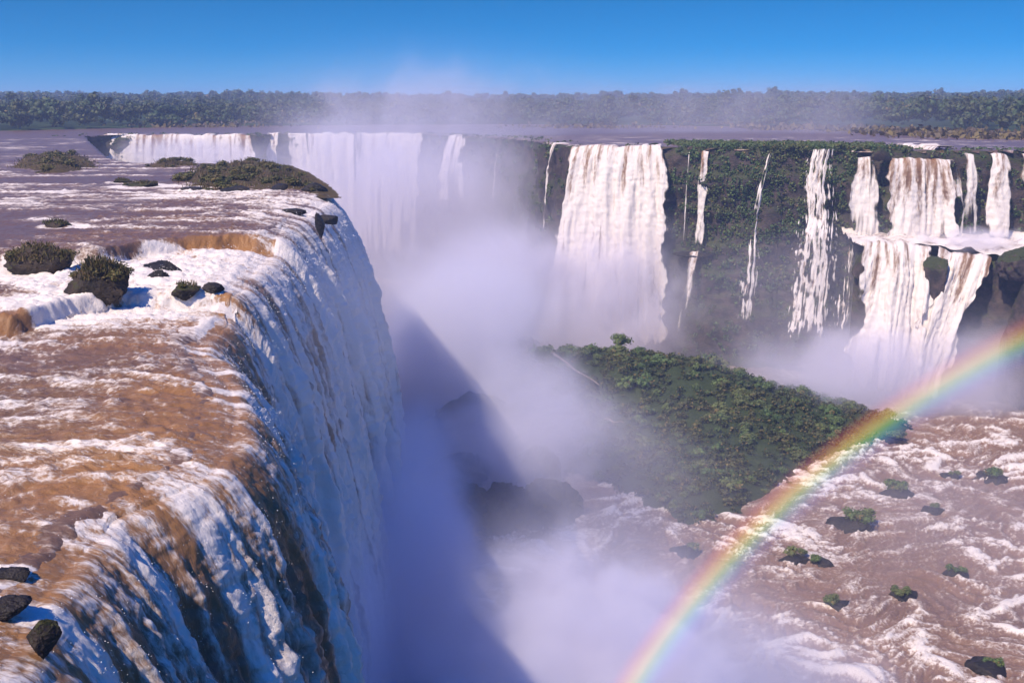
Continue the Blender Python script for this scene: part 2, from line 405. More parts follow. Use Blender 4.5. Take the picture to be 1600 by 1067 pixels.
def great_fall(name, lip, label, smooth=41, group=None):
    P, S = spline(lip, lambda p: max(0.11, 0.0027 * math.hypot(p[0], p[1])) if p[1] > 20 else 1.2)
    N = lip_frame(P, smooth)
    off = 1.3 * fbm(S / 9.0, S * 0 + 3.3, 3, 81)                       # the lip is ragged
    U, H = 24.0, 74.0
    du = -U * (1 - np.linspace(0, 1, 190)) ** 1.15
    w = np.linspace(0, 1, 520)[1:]; hf = H * w ** 1.55
    v = 2.8 + .7 * sst(85, 125, P[:, 1]) + 0.6 * fbm(S / 7.0, S * 0 + 1.7, 3, 91)
    he = 33 * (1 - np.exp(-(hf / 33) ** 1.25)) ** .8
    df = v[:, None] * (np.sqrt(2 * he / 9.81) + .030 * he)[None]
    d = np.concatenate([np.broadcast_to(du, (len(S), len(du))), df], 1)
    fall = np.concatenate([np.zeros(len(du)), hf])[None] + 0 * d
    d = d + off[:, None] * sst(-8, 0, d)
    x = P[:, :1] + N[:, :1] * d; y = P[:, 1:2] + N[:, 1:2] * d
    zl = h_up(x, y)
    li = len(du)
    zl[:, li:] = zl[:, li - 1:li]
    z = zl - fall - 0.9 * np.exp(-np.clip(-d, 0, 50) / 2.5) * (fall == 0) - 0.9 * (fall > 0)
    B = np.stack([x, y, z], -1)
    seg = np.linalg.norm(np.diff(B, axis=1), axis=2)
    arc = np.concatenate([np.zeros((len(S), 1)), np.cumsum(seg, 1)], 1); arc = arc - arc[:, li:li + 1]
    s = S[:, None] + 0 * arc
    hz, rf = river_detail(x, y)
    # water that has left the lip: long folds, clumps that grow as it breaks up
    ws = s + 1.0 * n2(s / 5.0, arc / 14.0, 101) + 0.25 * n2(s / 1.2, arc / 3.0, 102)
    fold = ridge(ws / 5.5, arc / 60.0, 3, 111) ; fold2 = ridge(ws / 1.5, arc / 13.0, 2, 113)
    cl = np.abs(n2(ws / 1.1, arc / 1.9, 121)) + .5 * np.abs(n2(ws / .5, arc / .85, 122)) + .3 * np.abs(n2(ws / .24, arc / .42, 123))
    gr = sst(-1, 9, arc)
    disp = gr * (2.4 * (fold - .55) * sst(0, 18, arc) + .9 * (fold2 - .5)) + (0.10 + 0.32 * sst(-3, 12, arc)) * (cl - .5)
    up = sst(1.0, -5.0, arc)
    nr = normals(B)
    if nr[len(S) // 2, 20, 2] < 0: nr = -nr
    disp = disp * (1 - up) + up * (hz + 0.22 * (cl - .5))
    B = B + nr * disp[..., None]
    # how much of it is foam
    big = fbm(s / 14.0, arc / 22.0, 3, 131); mid = fbm(ws / 2.2, arc / 11.0, 3, 133); strk = fbm(ws / 1.7, arc / 48.0, 3, 137)
    foam_f = 0.41 + 0.05 * sst(60, 90, y) + 0.24 * sst(1, 22, arc + 8 * big) + 0.26 * mid + 0.60 * strk + 0.60 * (fold - .5) + .20 * (cl - .45) + .20 * (fold2 - .5)
    far = sst(88, 105, y) * sst(230, 200, y)
    foam_f = foam_f + 0.26 * far * sst(-6, 2, arc) * sst(26, 4, arc)
    foam_u = rf * (1 - .12 * sst(78, 66, y)) + 0.22 * fbm(x / 2.2, y / 1.2, 3, 141) + 0.16 * sst(.45, .9, cl)
    foam_u = foam_u - 0.25 * sst(-7, -1, arc) * (1 - far) * (0.5 + big)
    foam = np.clip(foam_u * up + np.maximum(foam_f, .22) * (1 - up), -0.2, 1.15)
    tint = np.clip((0.75 + .7 * big) * np.exp(-((arc - .5) / np.where(arc < .5, 9.0, 5.5)) ** 2) * sst(120, 85, y) + .30 * sst(.1, .6, -strk) * sst(60, 5, arc), 0, 1) * .85
    tint = np.clip(tint + ledge_tint(x, y) * (arc < 0), 0, 1); foam = foam - .5 * np.clip(ledge_tint(x, y), 0, 1) * (arc < 0)
    uv = np.stack([s, np.where(arc < 0, arc * 2.0, arc + .0), np.zeros_like(s)], -1)
    o = grid_obj(name, B, M_FALL, {"foam": foam, "tint": tint, "calm": .72 * sst(0, 12, arc)}, uv)
    R = np.random.default_rng(77)                                      # drops torn off the water
    wgt = np.clip(foam, 0, 1) ** 2 * sst(-14, -2, arc) * sst(42, 8, arc) * sst(190, 60, y) * (.15 + sst(.5, 1.0, cl)) * (y > 24)
    wgt = wgt * (y / 40.0); pk = R.choice(wgt.size, 26000, p=(wgt / wgt.sum()).ravel())
    C = B.reshape(-1, 3)[pk] + nr.reshape(-1, 3)[pk] * (R.exponential(.16, (26000, 1)) + .02) + R.normal(size=(26000, 3)) * .07
    Vq, Fq = leaf_quads(C, R.normal(size=C.shape), .012 + .00034 * C[:, 1:2], R)
    tag(mesh_obj("spray", Vq, Fq, M_DROP, o, smooth=False), kind="stuff")
    return tag(o, label, "waterfall", group)
great_fall("waterfall", LIP[:18], "huge brown and white waterfall pouring over the curved lip in the left foreground")

# ------------------------------------------------------------------ rocky rim behind the left falls and the far cliffs
def cliff(name, pts, ztop, zbot, label, amp=3.0, seed=1, mat=None, step=1.6, nz=90, flip=False):
    P, S = spline([(p[0], p[1]) for p in pts], lambda p: step)
    N = lip_frame(P, 15)
    if flip: N = -N
    w = np.linspace(0, 1, nz)
    z = ztop + (zbot - ztop) * w[None] + 0 * S[:, None]
    s = S[:, None] + 0 * z
    ledge = np.floor((-z + 6 * n2(s / 40, z / 40, seed)) / 9.0)
    dd = amp * (fbm(s / 17.0, z / 14.0, 5, seed) + 0.4 * ridge(s / 6.0, z / 16.0, 3, seed + 5)) + 0.55 * ledge + 0.06 * (ztop - z)
    dd = dd * sst(0, .03, w)[None] - 1.2
    top = np.linspace(-14, -1.2, 10)[:-1]
    dd = np.concatenate([np.broadcast_to(top, (len(S), 9)), dd], 1)
    z = np.concatenate([np.broadcast_to(ztop - .25 + .3 * sst(-14, -1.2, top), (len(S), 9)), z], 1)
    x = P[:, :1] + N[:, :1] * dd; y = P[:, 1:2] + N[:, 1:2] * dd
    o = grid_obj(name, np.stack([x, y, z], -1), mat or M_CLIFF, {})
    return tag(o, label, "cliff", kind="structure"), (x, y, z)
FLIP_RIM = False
_, RIMGRID = cliff("cliff", RIM, -0.15, ZB - 2, "dark rock cliffs behind the far waterfalls", 3.0, 3)
cliff("cliff", LIP[15:], -0.6, ZB - 2, "dark rock rim behind the rocky islet", 2.0, 9, None, 2.5, 50)

# ------------------------------------------------------------------ lower river
def lower_river():
    az = np.radians(np.linspace(-34, 48, 760)); n = 520
    D = 70 * (520 / 70) ** np.linspace(0, 1, n)
    A, R = np.meshgrid(az, D, indexing='ij'); x, y = R * np.sin(A), R * np.cos(A)
    wx = x + 9 * n2(x / 26, y / 26, 201) + 3 * n2(x / 8, y / 8, 202); wy = y + 9 * n2(x / 24, y / 24, 203) + 3 * n2(x / 9, y / 9, 204)
    a = ridge(wx / 19.0, wy / 7.5, 4, 211, .62); b = ridge(wx / 5.5, wy / 2.2, 3, 221, .6); c = fbm(x / 45.0, y / 30.0, 3, 231)
    act = np.clip(0.50 + .75 * c, 0.08, 1)
    act = np.maximum(act, np.exp(-((y - 232 + .25 * (x - 110)) / 16) ** 2) * sst(70, 100, x) * 1.0)
    act = np.maximum(act, .9 * np.exp(-(((x - 88) / 14) ** 2 + ((y - 160) / 22) ** 2)))
    foam = np.clip(.19 + act * (.85 * sst(.50, .90, a) + .60 * sst(.45, .95, b)), 0, 1)
    z = ZB + 2.2 * (a - .5) * (.3 + act) + 1.1 * (b - .5) * (.3 + act) + .25 * fbm(wx / 2.2, wy / 1.2, 3, 245)
    tint = np.clip(.12 + .2 * fbm(x / 30, y / 20, 2, 241), 0, .35)
    o = grid_obj("lower_river", np.stack([x, y, z], -1), M_LOWER, {"foam": foam, "tint": tint}, np.stack([x, y, 0 * x], -1))
    return tag(o, "muddy brown river with foam streaks on the floor of the gorge", "river", kind="structure")
lower_river()

# ------------------------------------------------------------------ far waterfalls
def curtain(name, lip, zbot, label, v=2.5, group=None, foam0=0.45, tint=0.3, veil=1.0, edge=0.12, step=0.5, up=8.0, nz=150, seed=1, parent=None, spread=0.0, fold=0.9, lean=0.0, taper=None):
    """a sheet of falling water from a lip of (x, y, z) points, left to right as the camera sees it; zbot may be a list along the lip"""
    P, S = spline(lip, lambda p: step)
    up = max(up, 7.0) if lip[0][2] >= 0 and not lean else up
    P = P.copy(); P[:, 2] += .25 + .85 * fbm(S / 4.0, S * 0 + seed * 2.7, 3, 301)
    N = lip_frame(P, 9)
    L = S[-1]; f = S / L
    zb = np.interp(f, np.linspace(0, 1, len(np.atleast_1d(zbot))), np.atleast_1d(zbot))
    w = np.linspace(0, 1, nz); hu = np.linspace(-up, 0, 8)[:-1]
    hf = (P[:, 2] - zb)[:, None] * (w ** 1.35)[None]
    vv = v * (1 + .25 * fbm(S / 5.0, S * 0 + seed, 2, 300 + seed))
    d = np.concatenate([np.broadcast_to(hu, (len(S), 7)), vv[:, None] * np.sqrt(2 * hf / 9.81)], 1)
    fall = np.concatenate([np.zeros((len(S), 7)), hf], 1)
    T = np.stack([-N[:, 1], N[:, 0]], 1)
    k = ((f - .5) * L * spread)[:, None] * (fall / (fall.max() + 1e-6)) ** .7 + lean * fall
    x = P[:, :1] + N[:, :1] * d + T[:, :1] * k; y = P[:, 1:2] + N[:, 1:2] * d + T[:, 1:2] * k
    z = P[:, 2:3] - fall
    s = S[:, None] + 0 * z
    ws = s + .6 * n2(s / 3, fall / 10, 310 + seed)
    fo = ridge(ws / 3.2, fall / 45, 3, 320 + seed); cl = np.abs(n2(ws / 1.3, fall / 3.0, 330 + seed)) + .5 * np.abs(n2(ws / .6, fall / 1.4, 331 + seed))
    B = np.stack([x, y, z], -1); nr = normals(B)
    B = B + nr * (np.sign(-nr[..., 1:2]) * ((fo - .5) * fold * 1.6 * sst(0, 6, fall) + .45 * (cl - .35) * sst(0, 8, fall))[..., None])
    foam = np.clip(foam0 - .06 + .34 * sst(0, 18, fall) + .60 * fbm(ws / 1.5, fall / 18, 3, 340 + seed) + .35 * (fo - .5), 0, 1.1)
    tn = np.clip(tint * .8 * (1.2 * np.exp(-fall / 6) + .35 * sst(.05, .5, fbm(ws / 2.6, fall / 30, 2, 350 + seed))), 0, 1)
    ff = f[:, None] + 0 * z; wv = min(.16, 2.4 / L)
    ed = np.minimum(ff - wv * (.5 + fbm(fall / 9 + seed, 0 * fall, 3, 371)), 1 - ff - wv * (.5 + fbm(fall / 8 + seed * 3, 0 * fall, 3, 375))) / max(edge, 1e-3)
    ve = np.clip(veil * sst(0, 1, ed) + .62 * fbm(ws / 2.6, fall / 55, 3, 360 + seed) - .10 - .25 * sst(.2, .9, fall / (fall.max() + 1e-6)), 0, 1.3) * np.ones_like(z)
    if taper is not None:
        ve = ve - taper * sst(.3, 1, fall / (fall.max() + 1e-6))
    ve = ve * sst(1.0, .86, fall / (fall.max() + 1e-6)) * sst(-up, -up * .4, np.concatenate([np.broadcast_to(hu, (len(S), 7)), 0 * hf], 1))
    o = grid_obj(name, B, M_VEIL, {"foam": foam + .12, "tint": tn, "veil": ve, "calm": .35 + 0 * z}, np.stack([s, fall, 0 * s], -1), None, parent)
    if parent is None: tag(o, label, "waterfall", group)
    return o

def lip_px(pts, z=0.0):
    """lip points from (px, py) at level z"""
    return [at(px, py, z) for px, py in pts]
G_FAR = "waterfalls along the far rim of the gorge"
curtain("waterfall", lip_px([(155, 211), (230, 211), (320, 211), (403, 211)]), -45, "broad white waterfall with brown lip beyond the rocky islet on the left", 2.5, G_FAR, .55, .55, 1.2, .03, 1.0, 4, 110, 1)
curtain("waterfall", lip_px([(414, 209.5), (438, 209.5)]), -45, "narrow white waterfall just right of a dark notch, beyond the rocky islet", 2.5, G_FAR, .7, .1, .9, .2, .6, 3, 110, 2)
curtain("waterfall", lip_px([(443, 209.3), (520, 209), (600, 209), (672, 210)]), -60, "very wide white waterfall half lost in rising mist at the head of the gorge", 2.8, G_FAR, .75, .12, .95, .05, 1.0, 4, 130, 3)
curtain("waterfall", [(-29, 465, 0), (-22, 461, 0), (-18, 459, 0)], -30, "white waterfall veil on the dark wall right of the widest misty fall", 3.0, G_FAR, .75, .1, .85, .3, .5, 3, 110, 4, spread=.9)
curtain("waterfall", [(-15.5, 454, 0), (-14, 453, 0), (-13, 452.5, 0)], -28, "faint double trickle beside the veil on the dark misty wall", 1.5, G_FAR, .75, .1, .45, .4, .3, 2, 90, 5)
curtain("waterfall", [(-5.6, 441, 0), (-4.0, 439.5, 0)], -27, "single thin white trickle on the dark misty wall", 2.0, G_FAR, .8, .1, .8, .5, .25, 2, 90, 6)
curtain("waterfall", [(14.5, 368, 0), (16.2, 362, 0)], -32, "thin pale strand at the left edge of the bright cream waterfall", 2.0, G_FAR, .8, .05, .75, .4, .3, 2, 90, 7)
curtain("waterfall", [(18, 354, 0), (30, 349, 0), (42, 345, 0), (52, 342, 0)], [-68, -66, -66, -62], "bright cream waterfall plunging as one broad sheet into white mist", 3.4, G_FAR, .60, .55, 1.2, .10, .45, 6, 200, 8, spread=.34, fold=1.2)
G_RIGHT = "waterfalls on the right-hand cliff"
curtain("waterfall", [(57.5, 340, -1.5), (58.4, 339.6, -1.5)], -33, "thin white strand between the broad cream waterfall and a brown-topped column", 1.5, G_RIGHT, .75, .1, .9, .5, .2, 1.5, 110, 9)
curtain("waterfall", [(60.5, 338, -1.5), (62.5, 337.3, -1.5), (64.8, 336.6, -1.5)], -33, "brown-topped column of water landing on a flat rock ledge", 2.0, G_RIGHT, .5, .6, 1.1, .3, .25, 2, 120, 10)
curtain("waterfall", [(57.0, 333, -33.5), (60, 332, -33.5), (62, 331.5, -33.5)], [-62, -60, -56], "faint strands dripping from the flat rock ledge under the column", 2.0, G_RIGHT, .7, .1, .62, .3, .25, 1, 100, 11, lean=-.10)

def stepped(name, label, pts, width, group, seed, foam0=.7, veil=.8):
    """a cascade that follows the rock: pts (px, py, distance) down its middle, width in metres along it"""
    C = np.array([at_d(px, py, y) for px, py, y in pts]); W = np.array(width, float)
    k = np.linspace(0, 1, len(C)); f = np.linspace(0, 1, 200)
    c = np.stack([np.interp(f, k, C[:, i]) for i in range(3)], 1); wd = np.interp(f, k, W)
    n = 40; u = np.linspace(-1, 1, n)[:, None]
    x = c[None, :, 0] + u * wd[None] * .5 + .22 * n2(f[None] * 13 + 0 * u, u * .8, 400 + seed) * np.minimum(1, wd)[None]
    s = u * wd[None] * .5; a = np.r_[0, np.cumsum(np.linalg.norm(np.diff(c, axis=0), axis=1))][None] + 0 * u
    r = ridge(s / 1.6 + seed, a / 9, 3, 410 + seed)
    y = c[None, :, 1] - 1.2 * (1 - u * u) - .9 * (r - .4) + 0 * u; z = c[None, :, 2] + 0 * u
    foam = np.clip(foam0 + .5 * (r - .5) + .2 * fbm(s, a / 5, 2, 420 + seed), 0, 1.1)
    r2 = ridge(s / .7 + seed + .25 * n2(s, a / 9, 431), a / 26 + seed, 2, 415 + seed)
    ve = np.clip(veil * sst(1.0, .35, np.abs(u)) + 1.3 * (r2 - .62) + .5 * (r - .5) + .35 * fbm(s / 2, a / 3, 2, 433) + 0 * a, 0, 1.2) * sst(0, .02, f)[None] * sst(1, .88, f)[None]
    o = grid_obj(name, np.stack([x, y, z], -1), M_VEIL, {"foam": foam, "tint": .1 + 0 * a, "veil": ve}, np.stack([s, a, 0 * a], -1))
    return tag(o, label, "waterfall", group)
stepped("waterfall", "thin zigzag cascade down the green cliff between the bright sheet and the tall lacy cascade",
        [(1203, 236, 322), (1196, 262, 320), (1186, 300, 318), (1180, 340, 317), (1177, 370, 315), (1176, 400, 313), (1172, 440, 311), (1168, 480, 309), (1163, 520, 307)],
        [1.6, 1.6, 2.2, 1.2, 2.0, 5, 7, 5, 6], G_RIGHT, 1, .75, .50)
stepped("waterfall", "tall lacy stepped cascade down the middle of the green cliff",
        [(1287, 231, 317), (1282, 250, 316), (1277, 290, 314), (1278, 340, 311), (1276, 372, 306), (1273, 410, 304), (1268, 450, 302), (1262, 500, 299), (1256, 545, 296)],
        [8, 8.5, 11, 12, 13, 16, 15, 16, 19], G_RIGHT, 2, .75, .58)
stepped("waterfall", "thin strands on brown rock left of the two-tier falls",
        [(1329, 380, 302), (1324, 430, 300), (1318, 480, 297), (1312, 520, 295)], [2, 3, 4, 6], G_RIGHT, 3, .7, .42)

# two-tier falls on the right: an upper row of sheets, a rock shelf, a spreading lower tier
SH_Z = -26.5
SHELF = [(101, 299), (104, 298), (118, 295), (135, 290), (150, 284), (168, 279), (200, 268), (250, 240)]
sh, SHGRID = cliff("cliff", SHELF, SH_Z - 3.6, ZB - 2, "lower rock step under the two-tier falls", 2.0, 23, None, 1.2, 60)
def shelf_top():
    a, _ = spline(SHELF, lambda p: 1.0); b, _ = spline([(p[0], p[1]) for p in RIM[21:]] , lambda p: 1.0)
    n = 120; fa = np.linspace(0, 1, n); ia = np.linspace(0, 1, len(a))
    A = np.stack([np.interp(fa, ia, a[:, k]) for k in (0, 1)], 1)
    Bq = A + np.stack([3 + 0 * fa, 32 + 0 * fa], 1)
    w = np.linspace(0, 1, 30)
    x = A[:, :1] * (1 - w) + Bq[:, :1] * w; y = A[:, 1:] * (1 - w) + Bq[:, 1:] * w
    z = SH_Z + .3 + 1.5 * fbm(x / 5, y / 5, 3, 33) + 2.5 * w - 3.0 * sst(118, 150, x) * (1 - w)
    foam = np.clip(.75 + .4 * fbm(x / 6, y / 3, 3, 35), 0, 1)
    o = grid_obj("shelf_pool", np.stack([x, y, z], -1), M_RIVER, {"foam": foam, "tint": 0 * x}, np.stack([x, y, 0 * x], -1))
    tag(o, "white churning water on the rock shelf between the two tiers of the falls", "water", kind="structure")
shelf_top()
curtain("waterfall", [(104, 318.5, -2.5), (108.5, 317.5, -2.5), (113, 317, -2.5)], -28, "white two-strand column at the left end of the two-tier falls", 2.6, G_RIGHT, .6, .25, 1.0, .25, .3, 2, 120, 12, spread=.35)
curtain("waterfall", [(113.8, 315.5, -2.8), (120, 315, -2.5), (127, 314.5, -2.5), (134, 314, -3)], -27, "wide brown-streaked upper sheet of the two-tier falls", 2.8, G_RIGHT, .42, .55, 1.1, .08, .35, 3, 130, 13, spread=.34)
curtain("waterfall", [(134.8, 314, -2), (138, 313.8, -1.5), (141.5, 313.5, -2)], -27, "narrow grey-white column right of the brown-streaked sheet", 2.4, G_RIGHT, .55, .2, .8, .3, .3, 2, 110, 14, spread=.6)
curtain("waterfall", [(142.5, 313.5, -2), (146.5, 313, -1.2), (150.5, 313, -1.5)], -27, "white fan-shaped column near the right end of the upper tier", 2.6, G_RIGHT, .6, .3, 1.0, .25, .3, 2, 110, 15, spread=.6)
curtain("waterfall", [(151.5, 313, -1.2), (162, 312.5, -1), (176, 310, -1), (192, 303, -1)], -27, "tall pale sheet at the far right end of the upper tier", 2.4, G_RIGHT, .55, .3, 1.0, .08, .4, 2, 110, 16)
curtain("waterfall", lip_px([(1392, 227), (1432, 228), (1478, 232)], .8), -4.2, "low white cascade sliding over the rim above the brown-streaked sheet", 3.0, G_RIGHT, .6, .25, 1.0, .15, .35, 3, 60, 17)
curtain("waterfall", [(101.5, 297.5, SH_Z + 1.2), (108, 296, SH_Z + .9), (116, 294.5, SH_Z + .6), (122.5, 292.6, SH_Z)], -69, "left lower cascade spreading white under the two-tier shelf", 4.5, G_RIGHT, .6, .25, 1.1, .10, .3, 3, 140, 18, spread=.25, fold=1.3, lean=-.06)
curtain("waterfall", [(121.5, 292.6, SH_Z - .2), (126, 291, SH_Z - 1.0), (131, 289.3, SH_Z - 1.6), (136.5, 287.3, SH_Z - 2.2)], -69, "right lower cascade pouring leftward past the dark rock in the shelf", 4.5, G_RIGHT, .55, .35, 1.1, .08, .3, 3, 140, 19, spread=-.10, fold=1.3, lean=-.24)

# ------------------------------------------------------------------ rocks
def ico(sub):
    import bmesh
    bm = bmesh.new(); bmesh.ops.create_icosphere(bm, subdivisions=sub, radius=1.0)
    V = np.array([v.co[:] for v in bm.verts]); F = np.array([[v.index for v in f.verts] for f in bm.faces]); bm.free()
    return V, F
ICO = {k: ico(k) for k in (1, 2, 4, 5)}

def rock_mesh_v(r, seed, sub=4, rough=.30, chip=True):
    V, F = ICO[sub]; V = V.copy()
    q = V * 1.7 + seed * 3.1
    n = fbm(q[:, 0] + q[:, 2] * .7, q[:, 1] - q[:, 2] * .6, 6, seed, .62) + .6 * ridge(q[:, 0] * 1.4 - q[:, 2], q[:, 1] * 1.4 + q[:, 2], 3, seed + 3)
    V = V * (1 + rough * n)[:, None]
    if chip:
        R = np.random.default_rng(seed)
        for _ in range(12):                                   # broken faces
            d = R.normal(size=3); d /= np.linalg.norm(d); c = R.uniform(.5, .85)
            k = V @ d; V -= np.clip(k - c, 0, None)[:, None] * d[None] * .8
        V = V * (1 + .13 * (ridge(q[:, 0] * 2.4 + q[:, 2], q[:, 1] * 2.4 - q[:, 2], 4, seed + 9, .6) - .4) + .05 * fbm(q[:, 0] * 7 + q[:, 2] * 3, q[:, 1] * 7 - q[:, 2] * 3, 3, seed + 12))[:, None]
    return V * np.array(r)[None], F

def rock(name, loc, r, label, cat="rock", seed=1, mat=None, sub=4, rot=0.0, group=None, rough=.28, chip=True):
    V, F = rock_mesh_v(r, seed, sub, rough, chip)
    o = mesh_obj(name, V, F, mat or M_ROCK); o.location = loc; o.rotation_euler = (0, 0, rot)
    return tag(o, label, cat, group)

# ------------------------------------------------------------------ foliage builders
def crown_arrays(seed, lobes=8, leaves=260, size=.16, squash=.85, core=.72):
    """unit crown: lobes spread through its volume, a dark core inside and leaves on the skin"""
    R = np.random.default_rng(seed)
    L = [(np.zeros(3), .62)]
    for _ in range(lobes):
        d = R.normal(size=3); d[2] = abs(d[2]) * .9 - .1; d /= np.linalg.norm(d)
        L.append((d * R.uniform(.35, .68), R.uniform(.26, .48)))
    Cs, Ns = [], []
    for c, r in L:
        m = int(leaves * r * r / sum(q[1] ** 2 for q in L))
        d = R.normal(size=(m, 3)); d /= np.linalg.norm(d, axis=1, keepdims=True)
        Cs.append(c + d * r * R.uniform(.82, 1.12, (m, 1))); Ns.append(d)
    V, F = leaf_quads(np.vstack(Cs), np.vstack(Ns), size, R)
    iv, if_ = ICO[1]
    vs_, fs_ = [V], [F]; base = len(V)
    for c, r in L:
        vs_.append(c + iv * r * core); q = np.concatenate([if_, if_[:, 2:3]], 1)
        fs_.append(q + base); base += len(iv)
    V = np.vstack(vs_); V[:, 2] *= squash
    return V, fs_[0], np.vstack(fs_[1:])[:, :3] if len(fs_) > 1 else None

def crown_mesh(name, seed, mat, **k):
    V, Q, T = crown_arrays(seed, **k)
    me = bpy.data.meshes.new(name)
    me.from_pydata(V.tolist(), [], Q.tolist() + (T.tolist() if T is not None else []))
    me.materials.append(mat); me.update()
    return me

BUSHES = [crown_mesh("bush_leaves", 500 + i, M_BUSH, lobes=7 + i % 4, leaves=420, size=.105, squash=.8) for i in range(8)]
SHRUBS = [crown_mesh("shrub_leaves", 520 + i, M_SHRUB, lobes=6, leaves=260, size=.12, squash=.65, core=.6) for i in range(5)]
def place(name, me, loc, s, label, cat, group=None, rot=None, sz=1.0):
    o = bpy.data.objects.new(name, me); COL.objects.link(o)
    o.location = loc; o.scale = (s, s * random.uniform(.85, 1.15), s * sz); o.rotation_euler = (0, 0, random.uniform(0, 6.28) if rot is None else rot)
    return tag(o, label, cat, group)

# ------------------------------------------------------------------ the wooded island in the gorge
ISL = [at(px, py, ZB) for px, py in ((1440, 672), (1370, 692), (1290, 716), (1225, 765), (1150, 808), (1070, 822), (990, 785), (940, 760), (870, 738), (800, 712), (725, 705), (705, 660), (742, 620), (780, 590))]
ISL += [(5, 318, ZB), (30, 322, ZB), (62, 306, ZB), (88, 288, ZB)]
def h_isl(x, y):
    ins = inside(x, y, ISL); d = edge_dist(x, y, ISL); d = np.where(ins, d, -d)
    crest = np.exp(-((y - 290 + .12 * x) / 26) ** 2) * sst(105, 40, x) * sst(-36, -8, x)
    return ZB - 1.5 + 4.5 * sst(-3, 8, d) + 3.5 * sst(2, 30, d) * (.35 + .65 * crest) + 6.5 * crest * sst(2, 26, d) + 1.0 * fbm(x / 9, y / 9, 3, 61) * sst(0, 8, d)
def island():
    xs = np.linspace(-32, 125, 260); ys = np.linspace(165, 335, 260); x, y = np.meshgrid(xs, ys, indexing='ij')
    z = h_isl(x, y); d = np.where(inside(x, y, ISL), 1, 0)
    keep = (edge_dist(x, y, ISL) < 5) | (d > 0)
    o = grid_obj("island", np.stack([x, y, z], -1), M_SOIL, {}, None, keep[:-1, :-1])
    return tag(o, "wooded island ground in the middle of the gorge", "island", kind="structure")
island()
pts = []
R = np.random.default_rng(11); tries = 0
while len(pts) < 212 and tries < 60000:
    tries += 1
    x, y = R.uniform(-22, 108), R.uniform(180, 322)
    if not bool(inside(np.array(x), np.array(y), ISL)): continue
    e = float(edge_dist(np.array(x), np.array(y), ISL))
    dens = float(fbm(np.array(x / 16), np.array(y / 16), 2, 77))
    if e < 1.5 or dens < -.55: continue
    r = R.choice([1.9, 2.5, 3.1, 3.8, 4.6], p=[.2, .3, .25, .17, .08]) * R.uniform(.85, 1.15) * (1.15 if y > 285 and x < 60 else .72)
    if all((x - a) ** 2 + (y - b) ** 2 > (.60 * (r + c)) ** 2 for a, b, c in pts): pts.append((x, y, r))
for i, (x, y, r) in enumerate(pts):
    z = float(h_isl(np.array(x), np.array(y)))
    lab, grp = ("rounded green bush on the high crest of the wooded island", "bushes on the island crest") if y > 285 and x < 70 else \
        (("low green bush on the long right-hand slope of the wooded island", "bushes on the island's right slope") if x > 45 else
         ("green bush veiled by mist on the near side of the wooded island", "bushes on the island's misty side"))
    place("bush", BUSHES[i % 8], (x, y, z + .35 * r), r, lab, "bush", grp, sz=R.uniform(.75, 1.15))
# undergrowth between the bushes
def undergrowth():
    R = np.random.default_rng(12); n = 4200
    x, y = R.uniform(-25, 110, n), R.uniform(178, 325, n)
    k = inside(x, y, ISL) & (edge_dist(x, y, ISL) > .5) & (fbm(x / 12, y / 12, 3, 79) > -.5); x, y = x[k], y[k]
    z = h_isl(x, y); Vs, Fs, b = [], [], 0
    protos = [crown_arrays(700 + q, lobes=4, leaves=70, size=.24, squash=.8) for q in range(5)]
    for q in range(len(x)):
        V, F, T = protos[q % 5]; r_ = R.uniform(.6, 2.0); th = R.uniform(0, 6.28); c, w = math.cos(th) * r_, math.sin(th) * r_
        Vs.append(np.stack([V[:, 0] * c - V[:, 1] * w + x[q], V[:, 0] * w + V[:, 1] * c + y[q], V[:, 2] * r_ + z[q] + .3 * r_], 1))
        Fs += [F + b, np.concatenate([T, T[:, 2:3]], 1)[:, :4] + b] if False else [F + b]; b += len(V)
    tag(mesh_obj("undergrowth", np.vstack(Vs), np.vstack(Fs), M_UNDER, smooth=False), "low leafy undergrowth covering the island between its bushes", "undergrowth", kind="stuff")
undergrowth()
def tree(loc, h, r, label, mesh, group=None, lean=0.0):
    t = bpy.data.objects.new("tree", None); COL.objects.link(t); t.location = loc; tag(t, label, "tree", group)
    n, m = 9, 12; th = np.linspace(0, 2 * np.pi, n); k = np.linspace(0, 1, m)[:, None]
    rad = r * .13 * (1 - .55 * k) + .05 * r * np.exp(-k * 12)
    V = np.stack([rad * np.cos(th) + lean * k * h + .1 * np.sin(k * 5), rad * np.sin(th) + .08 * np.sin(k * 7), h * .8 * k + 0 * th], -1)
    tr = grid_obj("trunk", V, M_WOOD, {}, parent=t)
    c = bpy.data.objects.new("crown", mesh); COL.objects.link(c); c.parent = t; c.location = (lean * h, 0, h); c.scale = (r, r, r * 1.05)
    return t
p = at_d(970, 556, 303)
tree((p[0], p[1], float(h_isl(np.array(p[0]), np.array(p[1]))) - .5), 7.5, 3.4, "tall round-topped tree standing above all others on the island crest", BUSHES[2])
p = at_d(848, 548, 312)
place("bush", BUSHES[5], (p[0], p[1], p[2] - 1.5), 5.5, "big hazy domed bush left of the island crest, half lost in mist", "bush")
p = at_d(800, 560, 300); place("bush", BUSHES[3], (p[0], p[1], p[2] - 2), 4.5, "hazy rounded bush at the far left end of the island crest", "bush")
